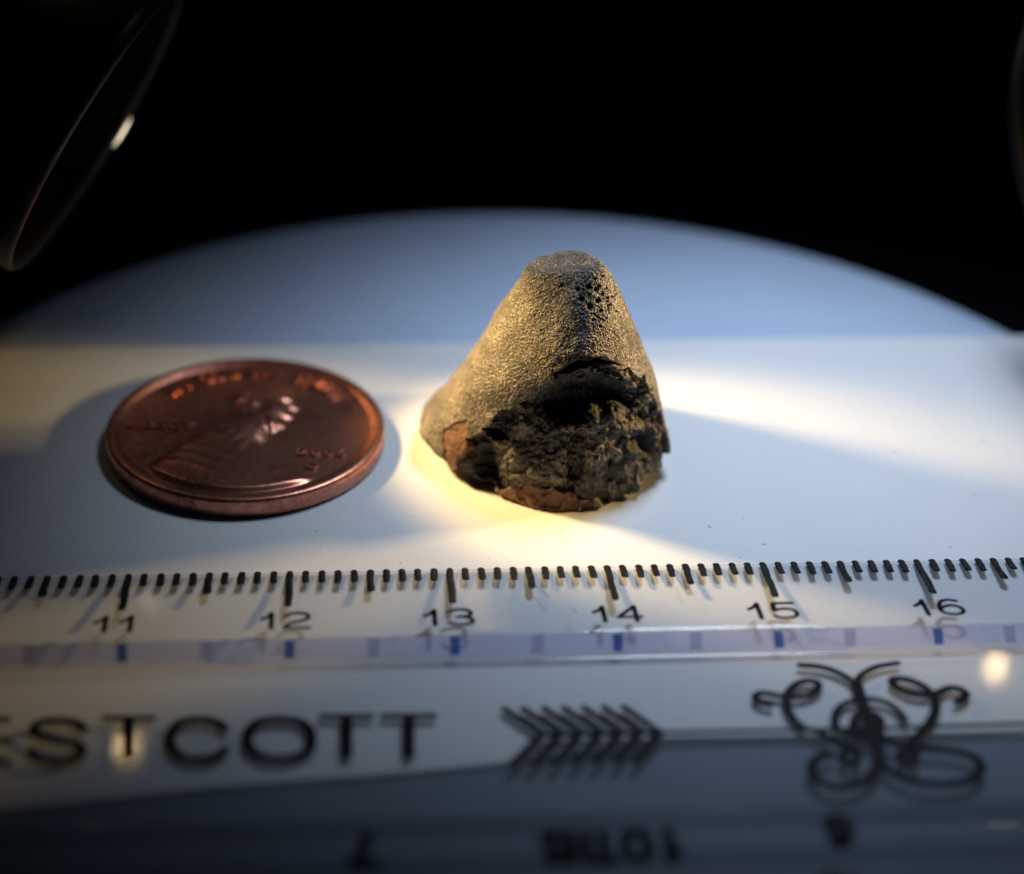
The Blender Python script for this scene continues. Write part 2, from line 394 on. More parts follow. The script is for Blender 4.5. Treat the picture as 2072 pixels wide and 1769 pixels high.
# ------------------------------------------------------------------ ruler
def build_ruler():
    root = thing('ruler', 'clear plastic ruler with black centimetre marks lying across the foreground', 'ruler', loc=tuple(ruler_pt(20, 17, 0)))
    R, Z0 = RIDGE_S, 0.03
    fil = 0.24
    prof = [(0.0, Z0), (0.0, 0.18), (0.03, 0.23), (0.09, 0.262)]
    prof += [(s, z_far(0, s)) for s in np.linspace(0.3, R - 0.35, 8)]
    prof += [(R - 0.2, RIDGE_Z - 0.01), (R - 0.08, RIDGE_Z - 0.03), (R - 0.02, RIDGE_Z - 0.08)]
    nf0 = len(prof) - 1
    SB = us_flat(920, 1336)[1] - fil * 0.6
    prof += [(SB, FLAT_Z + fil)]
    nf1 = len(prof) - 1
    for k in range(1, 7):
        a = math.pi / 2 * k / 6; prof.append((SB + fil * (1 - math.cos(a)), FLAT_Z + fil * (1 - math.sin(a))))
    left = list(prof)
    mid = [(s, FLAT_Z) for s in np.linspace(SB + 0.6, WID - NEAR_S - 1.0, 5)]
    def near_pt(s, z):
        if s <= R - 0.3: return s / R * NEAR_S, (NEAR_EDGE + (NEAR_Z - NEAR_EDGE) * s / R if s > 0.2 else z + 0.25 if z > 0.1 else z)
        if z > FLAT_Z + fil + 0.01: return NEAR_S + (s - R), NEAR_Z + (z - RIDGE_Z)
        return NEAR_S + 0.05 + (s - SB), z
    right = [(WID - near_pt(s, z)[0], near_pt(s, z)[1]) for s, z in left[::-1]]
    loop = left + mid + right
    U = np.concatenate([[-130.0, -100, -70], np.arange(-50, 62, 2.0), [80, 100, 130, 174]])
    n = len(loop); vs = []
    for u in U:
        for s, z in loop: vs.append(ruler_pt(u, s, z))
    fs, face_fs = [], []
    fil_fs = []; bot_fs = []; near_fs = []
    nk = len(left) + len(mid) + (len(left) - 2 - nf0)
    for i in range(len(U) - 1):
        for k in range(n):
            q = [i * n + k, (i + 1) * n + k, (i + 1) * n + (k + 1) % n, i * n + (k + 1) % n]
            (near_fs if k == nk else bot_fs if k == n - 1 else face_fs if k == nf0 else fil_fs if nf1 <= k < nf1 + 6 else fs).append(q)
    fs.append(list(range(n))); fs.append([(len(U) - 1) * n + k for k in range(n)][::-1])
    body = obj('ruler_body', vs, fs, M_clear, root, smooth=False)
    used = sorted({i for q in face_fs for i in q}); mp = {a: b for b, a in enumerate(used)}
    obj('ridge_face', [vs[i] for i in used], [[mp[i] for i in q] for q in face_fs], M_face, root, smooth=False)
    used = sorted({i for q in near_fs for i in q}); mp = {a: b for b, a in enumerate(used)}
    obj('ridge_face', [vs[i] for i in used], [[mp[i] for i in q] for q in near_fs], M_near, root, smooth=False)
    used = sorted({i for q in bot_fs for i in q}); mp = {a: b for b, a in enumerate(used)}
    obj('underside', [vs[i] for i in used], [[mp[i] for i in q] for q in bot_fs], M_under, root, smooth=False)
    used = sorted({i for q in fil_fs for i in q}); mp = {a: b for b, a in enumerate(used)}
    obj('fillet', [vs[i] for i in used], [[mp[i] for i in q] for q in fil_fs], M_fillet, root)
    # graduation ticks, every millimetre in and just around the view
    protos = {}
    for k in range(-42, 56):
        kind = 'long' if k % 10 == 0 else ('mid' if k % 5 == 0 else 'short')
        L = {'long': us_far(920, 1222)[1], 'mid': us_far(1078.6, 1191)[1], 'short': us_far(942.7, 1175)[1]}[kind]
        var = random.randrange(4)
        key = (kind, var)
        if key not in protos:
            vv, ff = [], []
            rs = random.Random(len(kind) * 10 + var)
            L2 = L + rs.uniform(-0.10, 0.10); ph = rs.uniform(0, 6)
            pts = [(0.02 * math.sin(ph + s * 2.3), s) for s in np.linspace(0.16, L2 - 0.22, max(6, int(L2 / 0.22)))]
            stroke(vv, ff, pts, 0.47, z_far, 0.06, jag=0.11)
            me = bpy.data.meshes.new('tick'); o0 = ruler_pt(0, 0, 0)
            me.from_pydata([tuple((np.array(p) - o0) * MM) for p in vv], [], ff); me.materials.append(M_ink)
            me.polygons.foreach_set('use_smooth', [True] * len(me.polygons)); protos[key] = me
        t = bpy.data.objects.new('tick', protos[key]); C.objects.link(t); t.parent = root
        p = ruler_pt(k + random.uniform(-0.02, 0.02), 0, 0) * MM
        t.location = Vector(p) - root.location
    for pts in ([(1062, 1166), (1082, 1184), (1090, 1190)], [(1082, 1184), (1096, 1194), (1112, 1208)], [(1154, 1229), (1168, 1240)], [(1370, 1172), (1388, 1196)], [(903, 1246), (914, 1250)], [(1868, 1222), (1872, 1223)]):
        vv, ff = [], []; stroke(vv, ff, [tuple(us_far(*p)) for p in pts], 0.06 if pts[0][0] < 1800 else 0.2, z_far, 0.008); obj('scratch', vv, ff, M_scratch, root)
    # centimetre figures, drawn in a box 1 wide, 1 high, y down
    G = {
        '0': [[(.5, 0), (.12, .12), (0, .5), (.12, .88), (.5, 1), (.88, .88), (1, .5), (.88, .12), (.5, 0)]],
        '1': [[(0, .36), (.45, .22), (.72, 0)], [(.72, 0), (.72, 1)]],
        '2': [[(0, .22), (.2, .04), (.55, 0), (.9, .1), (.95, .32), (.7, .52), (.25, .66), (.02, .86), (.0, 1)], [(0, 1), (1, 1)]],
        '3': [[(0, .14), (.3, 0), (.7, 0), (.95, .14), (.9, .38), (.6, .47), (.4, .47)], [(.4, .47), (.7, .49), (.98, .64), (.95, .88), (.65, 1), (.3, 1), (0, .84)]],
        '4': [[(.78, 0), (0, .72)], [(0, .72), (1, .72)], [(.78, 0), (.78, 1)]],
        '5': [[(.95, 0), (.12, 0)], [(.12, 0), (.05, .48)], [(.05, .48), (.4, .38), (.8, .42), (1, .64), (.9, .9), (.55, 1), (.2, .98), (0, .84)]],
        '6': [[(.9, .08), (.55, 0), (.2, .12), (.02, .5), (.1, .85), (.5, 1), (.88, .92), (1, .7), (.85, .46), (.5, .38), (.15, .5), (.04, .62)]],
        '7': [[(0, 0), (1, 0)], [(1, 0), (.55, .45), (.35, 1)]],
    }
    def glyph(vs, fs, g, u0, s0, w_, h_, lift, wid, flip=False):
        for line in G[g]:
            q = [(u0 + (w_ * (1 - x) if flip else w_ * x), s0 + (h_ * (1 - y) if flip else h_ * y)) for x, y in line]
            q = smooth_line(q, 5) if len(q) > 2 and g not in '1' else q
            stroke(vs, fs, q, wid, lift, 0.05, jag=0.03)
    fs0 = us_far(905, 1235)[1]; fsh = us_far(905, 1265)[1] - fs0
    for cm in range(10, 18):
        u = (cm - 13) * 10.0; vv, ff = [], []
        a, b = str(cm)
        xl = {11: 196, 12: 530, 13: 860, 14: 1204, 15: 1522, 16: 1864}.get(cm)
        ul = us_far(xl, 1250)[0] if xl else u - 1.75
        glyph(vv, ff, a, ul, fs0, 0.80, fsh, z_far, 0.32)
        if b == '1': glyph(vv, ff, b, ul + 1.50, fs0, 0.80, fsh, z_far, 0.32)
        else: glyph(vv, ff, b, ul + 1.42, fs0, 1.42, fsh, z_far, 0.30)
        obj('figure', vv, ff, M_print, root)
    # inch side, printed the other way up
    def near_word(txt, cells, name):
        vv, ff = [], []
        for ch, (xa, xb, ya, yb) in zip(txt, cells):
            a = us_near(xa, ya); b = us_near(xb, yb)
            glyph(vv, ff, ch, a[0], min(a[1], b[1]), b[0] - a[0], abs(b[1] - a[1]), z_near, 0.66, flip=True)
        obj(name, vv, ff, M_print, root)
    G['T'] = [[(0, 0), (1, 0)], [(.5, 0), (.5, 1)]]
    G['H'] = [[(0, 0), (0, 1)], [(1, 0), (1, 1)], [(0, .5), (1, .5)]]
    G['S'] = [[(1, .14), (.6, 0), (.15, .05), (.05, .3), (.4, .46), (.8, .58), (.98, .8), (.7, 1), (.25, 1), (0, .86)]]
    near_word('7', [(712, 760, 1692, 1750)], 'figure')
    near_word('6', [(1674, 1722, 1658, 1708)], 'figure')
    near_word('01', [(1262, 1316, 1686, 1738), (1345, 1374, 1685, 1740)], 'figure')
    near_word('SHT', [(1102, 1142, 1690, 1742), (1154, 1192, 1690, 1742), (1204, 1242, 1689, 1741)], 'lettering')
    for inch, x in ((7, 742), (6, 1708)):
        vv, ff = [], []; u0 = us_near(x, 1750)[0]
        stroke(vv, ff, [(u0 + .35, WID - 4.7), (u0 + .35, WID - 2), (u0 + .35, WID - 0.3)], 0.55, z_near, 0.08)
        obj('tick', vv, ff, M_ink, root)
    # large maker's lettering on the flat, cells traced in view pixels
    L = {'S': [(1, .2), (.82, .04), (.5, 0), (.18, .05), (.06, .24), (.25, .42), (.55, .48), (.86, .58), (.98, .78), (.8, .96), (.48, 1), (.16, .96), (0, .78)],
         'C': [(1, .22), (.8, .05), (.5, 0), (.2, .07), (.03, .3), (0, .52), (.06, .76), (.25, .95), (.52, 1), (.82, .94), (1, .76)],
         'O': [(.5, 0), (.2, .06), (.03, .28), (0, .5), (.04, .74), (.22, .94), (.5, 1), (.78, .94), (.97, .74), (1, .5), (.97, .28), (.8, .06), (.5, 0)]}
    cells = [('W', -150, -75), ('E', -58, 22), ('S', 62, 168), ('T', 206, 315), ('C', 343, 455), ('O', 500, 630), ('T', 645, 757), ('T', 770, 884)]
    for ch, xa, xb in cells:
        vv, ff = [], []
        ytop = 1459 - xa * 0.0075; ybot = ytop + 80
        if ch in 'TE': ytop -= 4
        def q(x, y):
            xx = xa + (xb - xa) * x - (ybot - ytop) * (1 - y) * 0.0; return tuple(us_flat(xx, ytop + (ybot - ytop) * y))
        if ch in L: stroke(vv, ff, smooth_line([q(x, y) for x, y in L[ch]], 5), 0.62, z_flat, 0.010)
        elif ch == 'T':
            stroke(vv, ff, [q(0, 0), q(1, 0)], 0.48, z_flat, 0.010, cap=False)
            stroke(vv, ff, [q(.5, .02), q(.5, .5), q(.5, 1)], 0.68, z_flat, 0.010, cap=False)
        elif ch == 'E':
            for y in (0, .5, 1): stroke(vv, ff, [q(0, y), q(1, y)], 0.48, z_flat, 0.010, cap=False)
            stroke(vv, ff, [q(0, 0), q(0, 1)], 0.68, z_flat, 0.010, cap=False)
        else:
            for a, b in (((0, 0), (.25, 1)), ((.25, 1), (.5, 0)), ((.5, 0), (.75, 1)), ((.75, 1), (1, 0))): stroke(vv, ff, [q(*a), q(*b)], 0.5, z_flat, 0.010, cap=False)
        obj('letter', vv, ff, M_print, root)
    # feathered arrow
    def Z4(x, y): return tuple(us_flat(682.5 + .3827 * x, 1092 + .3827 * y))
    up = [885, 985, 1095, 1200, 1305, 1410, 1515]; vt = [1080, 1185, 1288, 1393, 1498, 1603, 1708]; lo = [925, 1030, 1140, 1250, 1360, 1470, 1575]
    vv, ff = [], []
    for k in range(7):
        yv = 1035 - k * 2.3
        stroke(vv, ff, [Z4(up[k], 897 - 2 * k), Z4(vt[k], yv)], 0.48, z_flat, 0.010)
        stroke(vv, ff, [Z4(vt[k], yv), Z4(lo[k], 1185 - 2 * k)], 0.52, z_flat, 0.010)
    stroke(vv, ff, [Z4(1080, 1035), Z4(1720, 1020)], 0.40, z_flat, 0.005)
    end = us_flat(2072, 1465)
    stroke(vv, ff, [Z4(1700, 1021), tuple(us_flat(1700, 1476)), tuple(end), tuple(end + (end - np.array(Z4(1700, 1021))) * 0.15)], 0.34, z_flat, 0.004)
    obj('arrow_print', vv, ff, M_print, root)
    # scrolled emblem
    def Z5(p): return tuple(us_flat(1501.5 + .2754 * p[0], 1296.8 + .2754 * p[1]))
    curves = [
        ([(430, 180), (560, 190), (680, 225), (770, 272), (832, 322), (858, 380), (880, 440), (912, 530), (950, 620), (985, 720), (1008, 800), (1012, 900)], .42),
        ([(1140, 165), (1000, 190), (900, 235), (850, 285), (842, 345)], .36),
        ([(840, 320), (868, 410), (905, 520), (950, 640)], .60),
        ([(950, 600), (965, 660), (985, 740)], .85),
        ([(200, 475), (140, 460), (102, 430), (108, 398), (160, 385), (300, 410), (430, 415), (520, 385), (560, 340), (545, 305), (480, 295), (400, 320), (340, 380), (322, 450), (350, 530), (400, 600), (470, 648), (560, 668), (640, 715), (740, 765), (800, 780)], .42),
        ([(1580, 450), (1630, 420), (1640, 385), (1590, 355), (1520, 350), (1420, 390), (1330, 402), (1230, 390), (1130, 340), (1105, 300), (1130, 280), (1220, 290), (1320, 330), (1400, 400), (1425, 480), (1390, 580), (1310, 680), (1220, 770), (1180, 830)], .46),
        ([(1200, 590), (1150, 520), (1060, 455), (950, 430), (830, 440), (730, 480), (685, 540), (680, 600), (720, 655), (800, 700), (880, 720), (960, 715)], .38),
        ([(1000, 640), (1022, 595), (980, 545), (900, 528), (840, 556), (820, 610), (860, 655), (940, 665)], .42),
        ([(795 + 55 * math.cos(a), 850 + 50 * math.sin(a)) for a in np.linspace(-1.5, 4.9, 14)], .42),
        ([(1215 + 55 * math.cos(a), 855 + 50 * math.sin(a)) for a in np.linspace(-1.5, 4.9, 14)], .42),
        ([(640, 835), (560, 860), (512, 920), (525, 990), (590, 1045), (700, 1075), (830, 1060), (930, 1010), (990, 920), (1002, 840), (985, 740)], .48),
        ([(1012, 870), (1070, 945), (1180, 1008), (1330, 1048), (1520, 1055), (1680, 1020), (1750, 950), (1740, 890), (1680, 845), (1560, 812), (1400, 795), (1240, 782), (1100, 750), (1000, 700)], .48),
        ([(800, 640), (860, 690), (940, 720)], .4)]
    vv, ff = [], []
    for k, (pts, wd) in enumerate(curves):
        stroke(vv, ff, smooth_line([Z5(p) for p in pts], 6), wd * 1.25, lambda u, s, k=k: FLAT_Z + 0.0008 * k, 0.004)
    obj('emblem_print', vv, ff, M_print, root)
    # blue strips painted on the ridge's inner face as the ticks' refracted image
    def on_face(x, y):
        d = ray(x, y)                         # meet the sloping inner face of the ridge
        s_a, z_a, s_b, z_b = RIDGE_S - 0.02, RIDGE_Z - 0.08, SB, FLAT_Z + fil
        k = (z_b - z_a) / (s_b - s_a)
        s0 = (0 - RX0) * sp - (0 - RY0) * cp; ds = d[0] * sp - d[1] * cp
        t = (z_a + k * (s0 - s_a) - CAM_H) / (d[2] - k * ds); P = np.array([0, 0, CAM_H]) + t * d
        q = P - np.array([RX0, RY0, 0]); return q[0] * cp + q[1] * sp, P[2]
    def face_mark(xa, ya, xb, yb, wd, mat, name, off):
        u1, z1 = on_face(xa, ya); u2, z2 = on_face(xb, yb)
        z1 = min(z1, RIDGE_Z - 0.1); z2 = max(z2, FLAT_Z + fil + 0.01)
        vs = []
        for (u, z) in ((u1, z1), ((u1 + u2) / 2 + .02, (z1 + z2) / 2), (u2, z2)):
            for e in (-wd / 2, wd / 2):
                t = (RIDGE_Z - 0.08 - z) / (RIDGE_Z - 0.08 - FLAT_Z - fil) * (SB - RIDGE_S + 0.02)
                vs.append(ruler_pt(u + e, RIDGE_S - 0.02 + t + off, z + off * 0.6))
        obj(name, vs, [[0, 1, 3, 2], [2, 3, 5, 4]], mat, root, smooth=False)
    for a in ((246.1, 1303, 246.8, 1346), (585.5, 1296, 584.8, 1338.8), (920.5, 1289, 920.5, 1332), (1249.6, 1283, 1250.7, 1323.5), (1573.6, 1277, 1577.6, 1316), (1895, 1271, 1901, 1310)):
        face_mark(*a, 0.58, M_blue, 'refracted_mark', 0.018)
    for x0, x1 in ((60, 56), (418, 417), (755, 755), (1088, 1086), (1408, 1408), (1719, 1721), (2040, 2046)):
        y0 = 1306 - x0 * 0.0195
        face_mark(x0, y0, x1, y0 + 40, 0.7, M_faint, 'refracted_mark_faint', 0.012)
    return root
build_ruler()

# ------------------------------------------------------------------ coin
def build_coin():
    cx, cy, R = -18.324, 123.791, 9.525
    root = thing('penny_coin', 'tarnished copper one cent coin with raised bust lying left of the stone', 'coin', loc=(cx, cy, 0))
    prof = [(8.9, 0.02), (9.3, 0.03), (9.47, 0.10), (9.525, 0.22), (9.525, 1.20), (9.48, 1.33), (9.36, 1.41), (9.15, 1.43), (8.86, 1.41), (8.74, 1.33), (8.66, 1.22), (8.55, 1.17), (8.3, 1.16)]
    v, f = lathe(prof, 240); obj('rim', v + np.array([cx, cy, 0.0]), f, M_copper, root)
    poly = np.array([(-.05, .62), (.08, .70), (.24, .68), (.33, .56), (.33, .44), (.40, .31), (.355, .265), (.375, .19), (.335, .13), (.31, -.01), (.21, -.09), (.18, -.24), (.30, -.38), (.50, -.56), (.72, -.80), (.5, -1.2), (0, -1.3), (-.5, -1.2), (-.85, -.85), (-.64, -.48), (-.52, -.30), (-.36, -.08), (-.25, .08), (-.17, .22), (-.20, .42), (-.14, .55)])
    n = 360; g = np.linspace(-8.35, 8.35, n); X, Y = np.meshgrid(g, g)
    d = sdist(X / 8.9, Y / 8.9, poly)
    x, y = X / 8.9, Y / 8.9; P3 = np.stack([X, Y, 0 * X], -1)
    up_ = sstep(-.30, .05, y); h = (0.13 + 0.08 * up_) * sstep(0, 0.12, d) + 0.10 * sstep(0.05, 0.25, d)
    inside = sstep(0.01, 0.05, d)
    hair = np.sin(60 * (x * 0.5 + y) + 4 * noise(P3, 1.3, 4)) * noise(P3, 1.6, 5)
    h += 0.05 * hair * inside * sstep(.1, .35, y) * (1 - sstep(.1, .25, x))
    h += 0.05 * np.sin(70 * (x + .3 * y)) * inside * sstep(-.02, .05, .12 - np.abs(y)) * sstep(.05, .2, x)       # beard
    def blob(bx, by, rx, ry, a):
        return a * np.exp(-((x - bx) / rx) ** 2 - ((y - by) / ry) ** 2)
    h += inside * (blob(.30, .43, .05, .035, .12) + blob(.34, .29, .04, .05, .12) + blob(.20, .24, .07, .08, .08) + blob(.02, .28, .04, .07, .12) + blob(.31, .17, .04, .02, .08)
                   - blob(.27, .38, .045, .03, .12) - blob(.08, .30, .04, .1, .06) + blob(-.1, .48, .08, .1, .07) + blob(.22, .02, .06, .06, .06))
    for k, (ax, ay, bx, by) in enumerate([(-.12, .55, .12, .60), (-.14, .48, .10, .52), (-.16, .40, .06, .43), (-.16, .32, -.02, .34), (-.5, -.3, -.05, -.5), (-.56, -.42, -.1, -.62), (-.6, -.55, -.15, -.72), (-.3, -.12, .02, -.36), (-.15, .0, -.5, -.42), (-.08, -.06, -.42, -.58), (-.02, -.12, -.28, -.7), (.04, -.2, -.12, -.78), (.1, -.22, .1, -.8), (.14, -.3, .3, -.7), (-.25, .05, .16, -.12), (-.2, -.02, .18, -.2)]):
        ex, ey = bx - ax, by - ay; L2 = ex * ex + ey * ey; t = np.clip(((x - ax) * ex + (y - ay) * ey) / L2, 0, 1)
        dd = np.hypot(x - ax - t * ex, y - ay - t * ey - 0.05 * np.sin(t * 3)); h += inside * 0.09 * np.exp(-(dd / .026) ** 2) * np.sin(math.pi * np.clip(t, 0.0, 1)) ** 0.7
    h *= 1.4 * sstep(8.36, 7.9, np.hypot(X, Y))
    h += 0.010 * fbm(P3, 2.5, 3, 9)
    for _ in range(9):
        h[1:-1, 1:-1] = 0.25 * h[1:-1, 1:-1] + 0.1875 * (h[2:, 1:-1] + h[:-2, 1:-1] + h[1:-1, 2:] + h[1:-1, :-2])
    Zc = 1.165 + h
    vs = np.stack([X + cx, Y + cy, Zc], -1).reshape(-1, 3)
    I = np.arange(n * n).reshape(n, n); Q = np.stack([I[:-1, :-1], I[:-1, 1:], I[1:, 1:], I[1:, :-1]], -1).reshape(-1, 4)
    rr = np.hypot(X, Y).ravel(); keep = (rr[Q] < 8.34).all(1); Q = Q[keep]
    dq = d.ravel()[Q].max(1) > -0.012
    def sub(q, name):
        used = np.unique(q); mp = np.full(n * n, -1); mp[used] = np.arange(len(used)); return obj(name, vs[used], mp[q], M_copper, root)
    sub(Q[~dq], 'field'); sub(Q[dq], 'bust_relief')
    # raised lettering
    def word(chars, name='lettering', ext=0.14):
        allv, allf = [], []
        for ch, x0, y0, ang, size, sx in chars:
            cu = bpy.data.curves.new('t', 'FONT'); cu.body = ch; cu.align_x = 'CENTER'; cu.align_y = 'CENTER'; cu.size = 1; cu.extrude = 0.05; cu.bevel_depth = 0.03; cu.resolution_u = 3; cu.offset = 0.01
            ob = bpy.data.objects.new('t', cu); C.objects.link(ob)
            dg = bpy.context.evaluated_depsgraph_get(); me = bpy.data.meshes.new_from_object(ob.evaluated_get(dg))
            v = np.array([tuple(q.co) for q in me.vertices]); fs = [list(p.vertices) for p in me.polygons]
            bpy.data.objects.remove(ob); bpy.data.curves.remove(cu); bpy.data.meshes.remove(me)
            v[:, 0] *= size * sx; v[:, 1] *= size; v[:, 2] = v[:, 2] / 0.08 * ext
            c, s = math.cos(ang), math.sin(ang)
            w_ = np.stack([x0 + c * v[:, 0] - s * v[:, 1] + cx, y0 + s * v[:, 0] + c * v[:, 1] + cy, v[:, 2] + 1.175], 1)
            b = sum(len(a) for a in allv); allv.append(w_); allf += [[i + b for i in q] for q in fs]
        obj(name, np.concatenate(allv), allf, M_copper, root, smooth=False)
    txt = 'IN GOD WE TRUST'; A0, A1 = math.radians(143), math.radians(37)
    lst = []
    for k, ch in enumerate(txt):
        if ch == ' ': continue
        a = A0 + (A1 - A0) * k / (len(txt) - 1); r = 7.45
        lst.append((ch, r * math.cos(a), r * math.sin(a), a - math.pi / 2, 1.6, 1.0))
    groups = {}
    word(lst[:2]); word(lst[2:5]); word(lst[5:7]); word(lst[7:])
    word([(ch, -8.0 + .66 * k, -0.15 - 0.02 * k, 0, 1.3, .95) for k, ch in enumerate('LIBERTY')])
    word([(ch, 4.15 + .88 * k, -3.0, 0, 1.3, 1.1) for k, ch in enumerate('2006')])
    word([('D', 5.0, -4.75, 0, 1.05, 1.1)])
build_coin()

# ------------------------------------------------------------------ stone
def build_stone():
    root = thing('stone', 'conical brown crusted stone with a broken black front face standing right of the coin', 'stone', loc=(3, 122, 0))
    #      left silhouette     right silhouette    front point (x, y, Y)    back (x offset, Y, z)
    rows = [
        ((1066, 556), (1222, 538), (1186, 550, 120.8), 124.9, 1.9),
        ((1046, 592), (1246, 572), (1182, 596, 119.8), 126.0, 1.7),
        ((1004, 654), (1272, 632), (1176, 670, 118.5), 127.5, 1.6),
        ((952, 742), (1297, 702), (1164, 752, 117.4), 129.0, 1.62),
        ((902, 815), (1326, 774), (1150, 850, 117.2), 130.5, 1.8),
        ((868, 856), (1348, 850), (1140, 950, 116.6), 131.5, 1.75),
        ((850, 868), (1358, 905), (1130, 1010, 116.3), 132.0, 1.6),
        ((862, 884), (1354, 930), (1125, 1050, 115.9), 131.6, 1.55),
    ]
    Ys = [122.3, 122.4, 122.6, 122.8, 123.0, 123.0, 123.0, 122.8]
    NR, ND = len(rows), 420
    Lp = np.array([at_y(*r[0], Ys[i]) for i, r in enumerate(rows)])
    Rp = np.array([at_y(*r[1], Ys[i] - (0.0 if i < 4 else 1.2)) for i, r in enumerate(rows)])
    Fp = np.array([at_y(r[2][0], r[2][1], r[2][2]) for r in rows])
    Bp = np.array([[(Lp[i, 0] + Rp[i, 0]) / 2, r[3], (Lp[i, 2] + Rp[i, 2]) / 2] for i, r in enumerate(rows)])
    Fp[-1, 2] = 0.05; Bp[-1, 2] = 0.1
    ex = np.array([r[4] for r in rows])
    def interp(A, t):
        A = np.asarray(A, float)
        if A.ndim == 1: return np.interp(t, np.arange(NR), A)
        k = np.clip(np.floor(t).astype(int), 0, NR - 2); f = (t - k)[:, None]
        P0 = A[np.maximum(k - 1, 0)]; P1 = A[k]; P2 = A[k + 1]; P3 = A[np.minimum(k + 2, NR - 1)]
        return 0.5 * (2 * P1 + (P2 - P0) * f + (2 * P0 - 5 * P1 + 4 * P2 - P3) * f ** 2 + (3 * P1 - P0 - 3 * P2 + P3) * f ** 3)
    # rows spaced evenly by length down the front
    tt = np.linspace(0, NR - 1, 2000); fl = interp(Fp, tt); cum = np.r_[0, np.cumsum(np.linalg.norm(np.diff(fl, axis=0), axis=1))]
    t = np.interp(np.linspace(0, cum[-1], ND), cum, tt)
    Lr, Rr, Fr, Br, er = interp(Lp, t), interp(Rp, t), interp(Fp, t), interp(Bp, t), interp(ex, t)
    # angles: 0 = right, 90 = front, 180 = left, 270 = back; three quarters of the columns on the front
    ph = np.r_[np.linspace(-0.25, math.pi + 0.25, 620, endpoint=False), np.linspace(math.pi + 0.25, 2 * math.pi - 0.25, 180, endpoint=False)]
    NP = len(ph)
    def ring(Lr, Rr, Fr, Br, er):
        Mx = Fr[:, 0]; out = np.zeros((len(Lr), NP, 3))
        c, s = np.cos(ph)[None], np.sin(ph)[None]
        e = (2.0 / er)[:, None]
        cc = np.sign(c) * np.abs(c) ** e; ss = np.sign(s) * np.abs(s) ** e
        eb = 0.95
        ccb = np.sign(c) * np.abs(c) ** eb; ssb = np.sign(s) * np.abs(s) ** eb
        wf = sstep(-0.12, 0.12, s)
        cc = cc * wf + ccb * (1 - wf); ss = ss * wf + ssb * (1 - wf)
        right = (cc > 0)
        side = np.where(right[..., None], Rr[:, None, :], Lr[:, None, :])
        Mid = (Lr + Rr) / 2; Mid[:, 0] = Fr[:, 0]*0.6 + Mid[:, 0]*0.4
        Mid = Mid[:, None, :]
        fb = np.where((ss > 0)[..., None], Fr[:, None, :], Br[:, None, :])
        return Mid + np.abs(cc)[..., None] * (side - Mid) + np.abs(ss)[..., None] * (fb - Mid)
    P = ring(Lr, Rr, Fr, Br, er)
    # cap on top: rings shrinking to a point
    NC = 70
    top = P[0]; cen = top.mean(0); cen = cen + np.array([0, 0, 0.06])
    capr = []
    for k in range(NC):
        q = (k + 1) / (NC + 1.0)
        Q = cen + (top - cen) * q
        Q[:, 2] += 0.12 * math.sin(q * math.pi / 2 + .0) * (1 - q) ** 0.8
        capr.append(Q)
    # under side: rings shrinking from the rim inwards at the ground
    bot = P[-1]; cb = bot.mean(0); cb[2] = 0.02; und = []
    for k in range(12):
        q = 1 - (k + 1) / 13.0; Q = cb + (bot - cb) * q; Q[:, 2] = bot[:, 2] * (0.05 + 0.95 * float(sstep(.25, .95, q))) + 0.02; und.append(Q)
    S = np.concatenate([np.array(capr), P, np.array(und)], 0)
    # soften the joint between cap and flank
    k0 = NC - 10
    for _ in range(14):
        seg = S[k0 - 6:NC + 34].copy()
        S[k0 - 5:NC + 33] = 0.5 * seg[1:-1] + 0.25 * (seg[:-2] + seg[2:])
    nr = S.shape[0]
    def normals(S):
        du = np.roll(S, -1, 1) - np.roll(S, 1, 1); dv = np.gradient(S, axis=0)
        N = np.cross(du, dv); N /= np.linalg.norm(N, axis=-1, keepdims=True) + 1e-9
        return N
    N = normals(S)
    out = S - np.array([S[..., 0].mean(), 123.0, 6.0])
    if (N * out).sum(-1).mean() < 0: N = -N
    px, py = to_px(S)
    front = ((N * (np.array([0, 0, CAM_H]) - S)).sum(-1) > -90) & (S[..., 1] < 124.5)
    # wobble the mask coordinates so that the borders are ragged
    n1, n2 = fbm(S, 1.6, 5, 31, .6), fbm(S + 40, 1.6, 5, 37, .6)
    qx, qy = px + 26 * n1, py + 26 * n2
    zz = lambda L: [(805.3 + .3627 * a, 477.7 + .3627 * b) for a, b in L]
    brk = zz([(395, 1130), (440, 1100), (490, 1050), (520, 1010), (600, 970), (640, 940), (700, 910), (770, 850), (880, 790), (880, 760), (930, 715), (1000, 695), (1080, 685), (1160, 675), (1240, 705), (1290, 715), (1340, 765), (1385, 800), (1410, 860), (1445, 910), (1475, 1000), (1500, 1100), (1560, 1260), (1560, 1700), (200, 1700), (230, 1290), (330, 1300), (385, 1200)])
    rustA = zz([(245, 1090), (330, 1040), (400, 1020), (405, 1130), (395, 1200), (350, 1290), (280, 1310), (225, 1270), (245, 1180)])
    rustB = zz([(380, 1400), (560, 1430), (700, 1420), (860, 1440), (1000, 1445), (1100, 1490), (1170, 1540), (1170, 1640), (900, 1660), (600, 1640), (430, 1500)])
